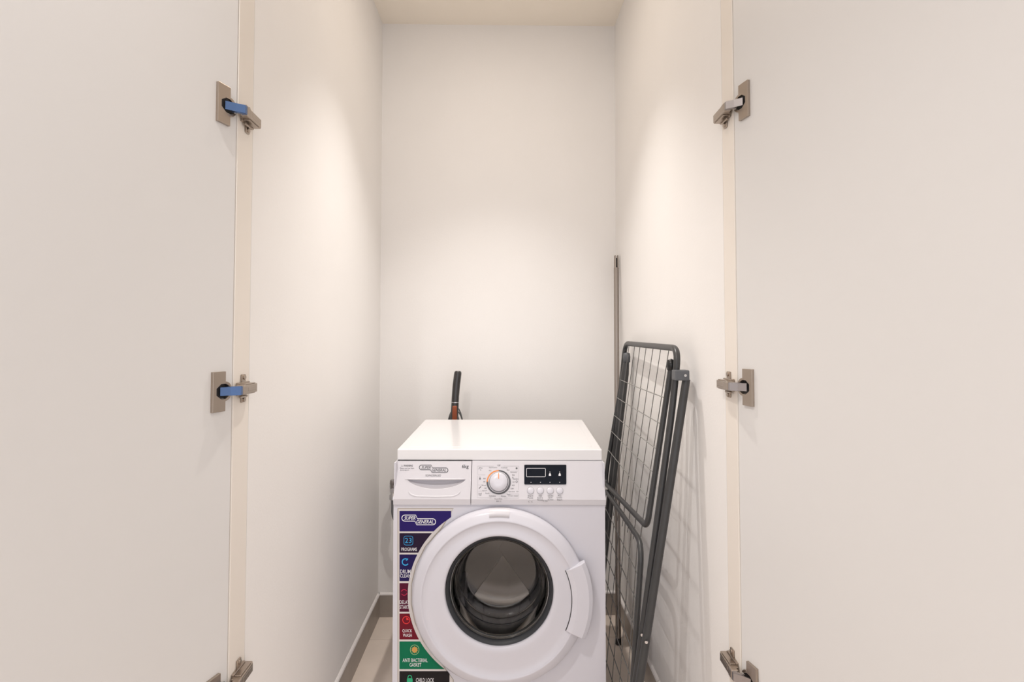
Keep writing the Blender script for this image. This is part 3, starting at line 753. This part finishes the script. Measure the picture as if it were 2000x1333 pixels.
# long wires (top arch to the upper wing bar) and cross wires
wt = .00125
tops = [1229, 1240, 1250.5, 1262.5, 1276, 1291, 1307]
L0, L1 = cTL, cTR
for i, x in enumerate(tops):
    s = (i+.55)/7.1
    # point on the top bar seen at pixel x: solve along the bar
    best = min((abs((lambda pr_: pr_)(0)) , 0) for _ in (0,))
    lo_, hi_ = 0., 1.
    def pxof(p):
        d = p-CAM; cp_, sp_ = math.cos(PITCH), math.sin(PITCH); cy_, sy_ = math.cos(YAW), math.sin(YAW)
        fw_ = Vector((sy_*cp_, cy_*cp_, sp_)); return PX0+FPX*d.dot(Vector((cy_, -sy_, 0)))/d.dot(fw_)
    for _ in range(30):
        m_ = (lo_+hi_)/2
        if pxof(L0.lerp(L1, m_)) < x: lo_ = m_
        else: hi_ = m_
    s = lo_
    p_t = L0.lerp(L1, s); p_b = aBL.lerp(aBR, min(.97, s*.97+.02))
    p_e = p_t+(p_b-p_t)*1.16+Vector((.012, 0, 0))
    rbuild(MB().tube([p_t, p_t.lerp(p_b, .5)+Vector((.004, 0, 0)), p_b+Vector((.009, 0, 0)), p_e], wt, 6), 'long_wire', M['wire'])
def side(pa, pb, z): return ext(pa, pb, z)
for z in (1.016, .948, .882, .822, .752):
    A = side(a0, aL, z) if z > .75 else side(a0, aBL, z); B = side(a1, aBR, z)
    A = A+Vector((-.006, .004, 0)); B = B+Vector((-.006, 0, 0))
    rbuild(MB().tube([A, A.lerp(B, .5)+Vector((0, 0, -.002)), B], wt*1.15, 6), 'cross_wire', M['crosswire'])
for i in range(7):
    s = (i+.8)/7.4; p_t = bL.lerp(bR, s); p_b = fbl.lerp(bRb, s)
    rbuild(MB().tube([p_t, p_b], wt, 6), 'long_wire', M['wire'])
for z in (.562, .497, .432, .366, .30, .235, .17):
    A = side(fbl, bL, z); B = side(bR, b2, z)
    rbuild(MB().tube([A+Vector((-.004, 0, 0)), B+Vector((-.006, 0, 0))], wt*1.15, 6), 'cross_wire', M['wire'])
rbuild(MB().cyl(fbl, bRb, .0060, 8), 'lower_wing_bar', M['rackgrey'])
for (x, y, Y) in ((1263, 1254, YN-.042), (1255, 1240, YN-.02)):
    p = Q(x, y, Y); rbuild(MB().cyl(p, p+Vector((-.002, -.004, 0)), .0038, 12), 'rivet', M['chrome'])

# ------------------------------------------------------------------ metal rod in the corner
rb_ = atZ(1207.5, 1257, .004); rt_ = atY(1203.5, 500, 2.36)
rod = empty('metal_rod', (rb_.x, rb_.y, 0)); tag(rod, 'tall brushed metal rod with a slotted top leaning in the back right corner', 'rod')
ax = (rt_-rb_).normalized(); Lr = (rt_-rb_).length; top = rb_+ax*(Lr-.052)
o = MB().tube([rb_, top], .0105, 16).build('tube', M['rod'], rod, origin=(rb_.x, rb_.y, 0)); o.location = (0, 0, 0)
for s in (-1, 1):
    mb = MB(); V = []
    ex = Vector((1, 0, 0)); ey = ax.cross(ex).normalized()
    for p in (top, rt_):
        V += [p+ex*s*a+ey*b_ for a, b_ in ((.0028, -.009), (.0075, -.0075), (.0098, 0), (.0075, .0075), (.0028, .009))]
    mb.add(V, [(i, (i+1) % 5, (i+1) % 5+5, i+5) for i in range(5)]+[(0, 1, 2, 3, 4), (5, 6, 7, 8, 9)])
    o = mb.build('prong', M['rod'], rod, origin=(rb_.x, rb_.y, 0)); o.location = (0, 0, 0)
o = MB().box(-.0025, .0025, -.004, .004, 0, Lr-.01).build('slot_insert', M['dark'], rod); o.location = (0, 0, 0.002)
me = o.data
for v_ in me.vertices: v_.co = (rb_-Vector((rb_.x, rb_.y, 0)))+Vector((1, 0, 0))*v_.co.x+ax.cross(Vector((1, 0, 0))).normalized()*v_.co.y+ax*v_.co.z
o.location = (0, 0, 0)
o = MB().tube([rb_-ax*.003, rb_+ax*.02], .0112, 16).build('end_cap', M['blackcap'], rod, origin=(rb_.x, rb_.y, 0)); o.location = (0, 0, 0)

# ------------------------------------------------------------------ upright cleaner behind the machine
VY = 2.30
vt = atY(894, 731, VY); vm = atY(889.5, 775, VY); vb = atY(887, 822, VY)
vc = empty('upright_cleaner', (vb.x, VY, 0)); tag(vc, 'black appliance handle with copper panel rising behind the washing machine', 'cleaner')
vo = vc.location.copy()
def vbuild(mb, nm, m_, lab=None):
    o = mb.build(nm, m_, vc, origin=vo); o.location = (0, 0, 0); return part(o, lab)
low = Vector((vb.x-.004, VY, .58))
pts = [vt+Vector((.0012, 0, .0125)), vt+Vector((.0011, 0, .0105)), vt+Vector((.0008, 0, .006)), vt, vt.lerp(vm, .5)+Vector((-.001, 0, 0)), vm, vb, Vector((vb.x-.001, VY, .74)), low]
vbuild(MB().tube(pts, [.0085, .0128, .0147, .0152, .0155, .0150, .0160, .0160, .0125], 16), 'handle', M['handle_black'])
cpn = MB(); q0 = atY(889, 793, VY-.012); q1 = atY(888, 822, VY-.012)
cpn.rbox(q1.x-.0095, q1.x+.0095, VY-.0185, VY-.008, .76, q0.z, .004, 3)
vbuild(cpn, 'handle_panel', M['copper'], 'copper coloured handle panel')
rgp = atY(889, 786, VY); vbuild(MB().tube([rgp+Vector((0, 0, -.0015)), rgp+Vector((0, 0, .0015))], .0166, 20), 'handle_ring', M['chrome'])
vbuild(MB().tube([low, Vector((vb.x-.004, VY, .30))], .0125, 14), 'wand', M['rackplastic'])
vbuild(MB().lathe([(0, .03), (.045, .03), (.055, .06), (.055, .24), (.045, .30), (.014, .33), (0, .33)], (vb.x-.004, VY, 0), 24, 'z'), 'dust_canister', M['handle_black'])
vbuild(MB().rbox(vb.x-.12, vb.x+.11, VY-.05, VY+.05, .001, .036, .01, 2), 'floor_head', M['handle_black'])
for k, (dx, wq, zt_) in enumerate(((-.004, .030, .880), (.006, .034, .893), (.004, .040, .880), (.002, .025, .872))):
    P = []
    for i in range(33):
        a = 2*PI*i/32; P.append(Vector((vb.x+dx+wq*math.cos(a), VY-.004*k+.022, .74+(zt_-.74)*math.sin(a))))
    vbuild(MB().tube(P, .0026, 8), 'cord_loop', M['cable'])
hk = Vector((vb.x, VY+.014, .74)); vbuild(MB().rbox(hk.x-.03, hk.x+.035, VY+.008, VY+.03, .70, .715, .003, 1), 'cord_hook', M['handle_black'])

# ------------------------------------------------------------------ water tap on the end wall at the left of the machine
tp_ = atY(764.5, 957, YB-.06); tv = empty('water_tap', (tp_.x, YB, tp_.z)); tag(tv, 'small chrome water tap with hose on the end wall left of the washing machine', 'tap')
to = tv.location.copy()
def tbuild(mb, nm, m_, lab=None):
    o = mb.build(nm, m_, tv, origin=to); o.location = (0, 0, 0); return part(o, lab)
tx0 = tp_.x+.008
tbuild(MB().lathe([(0, -.001), (.026, -.001), (.026, -.004), (.012, -.010), (.012, -.012)], (tx0, YB, tp_.z), 24, 'y'), 'wall_plate', M['chrome'])
tbuild(MB().cyl((tx0, YB-.002, tp_.z), (tx0, YB-.075, tp_.z), .0095, 18), 'valve_body', M['chrome'])
tbuild(MB().tube([(tx0, YB-.06, tp_.z+.002), (tx0, YB-.06, tp_.z-.02), (tx0, YB-.06, tp_.z-.022), (tx0, YB-.06, tp_.z-.040)], [.0125, .0125, .0165, .0165], 8), 'outlet_nut', M['chrome'])
tbuild(MB().tube([(tx0, YB-.06, tp_.z), (tx0, YB-.06, tp_.z+.022), (tx0, YB-.06, tp_.z+.024), (tx0-.001, YB-.06, tp_.z+.040)], [.011, .011, .015, .013], 16), 'valve_knob', M['greysteel'], 'grey valve knob')
tbuild(MB().tube([(tx0+.004, YB-.06, tp_.z+.034), (tx0+.012, YB-.06, tp_.z+.07)], [.004, .003], 8), 'valve_lever', M['handle_black'])
tbuild(MB().tube(rounded([(tx0, YB-.06, tp_.z-.038), (tx0, YB-.06, tp_.z-.13), (tx0+.16, YB-.075, tp_.z-.20), (tx0+.26, YB-.09, tp_.z+.08)], .06, 8), .0085, 10), 'hose', M['hose'])

# ------------------------------------------------------------------ ceiling downlights
def downlight(x, y, label):
    r_ = empty('downlight', (x, y, HC)); tag(r_, label, 'downlight')
    o = MB().lathe([(.034, .0), (.045, -.0005), (.047, -.004), (.045, -.006), (.036, -.006), (.033, -.002), (.034, 0)], (0, 0, 0), 32, 'z').build('trim_ring', M['white'], r_)
    o = MB().lathe([(0, -.0015), (.0335, -.0015), (.0335, -.0005), (0, -.0005)], (0, 0, 0), 24, 'z').build('lens', M['lamp'], r_)
    return r_
downlight(-.02, 1.76, 'round recessed downlight in the closet ceiling above the washing machine')
downlight(-.62, .36, 'round recessed downlight in the hall ceiling over the left door')
downlight(.75, .36, 'round recessed downlight in the hall ceiling over the right door')
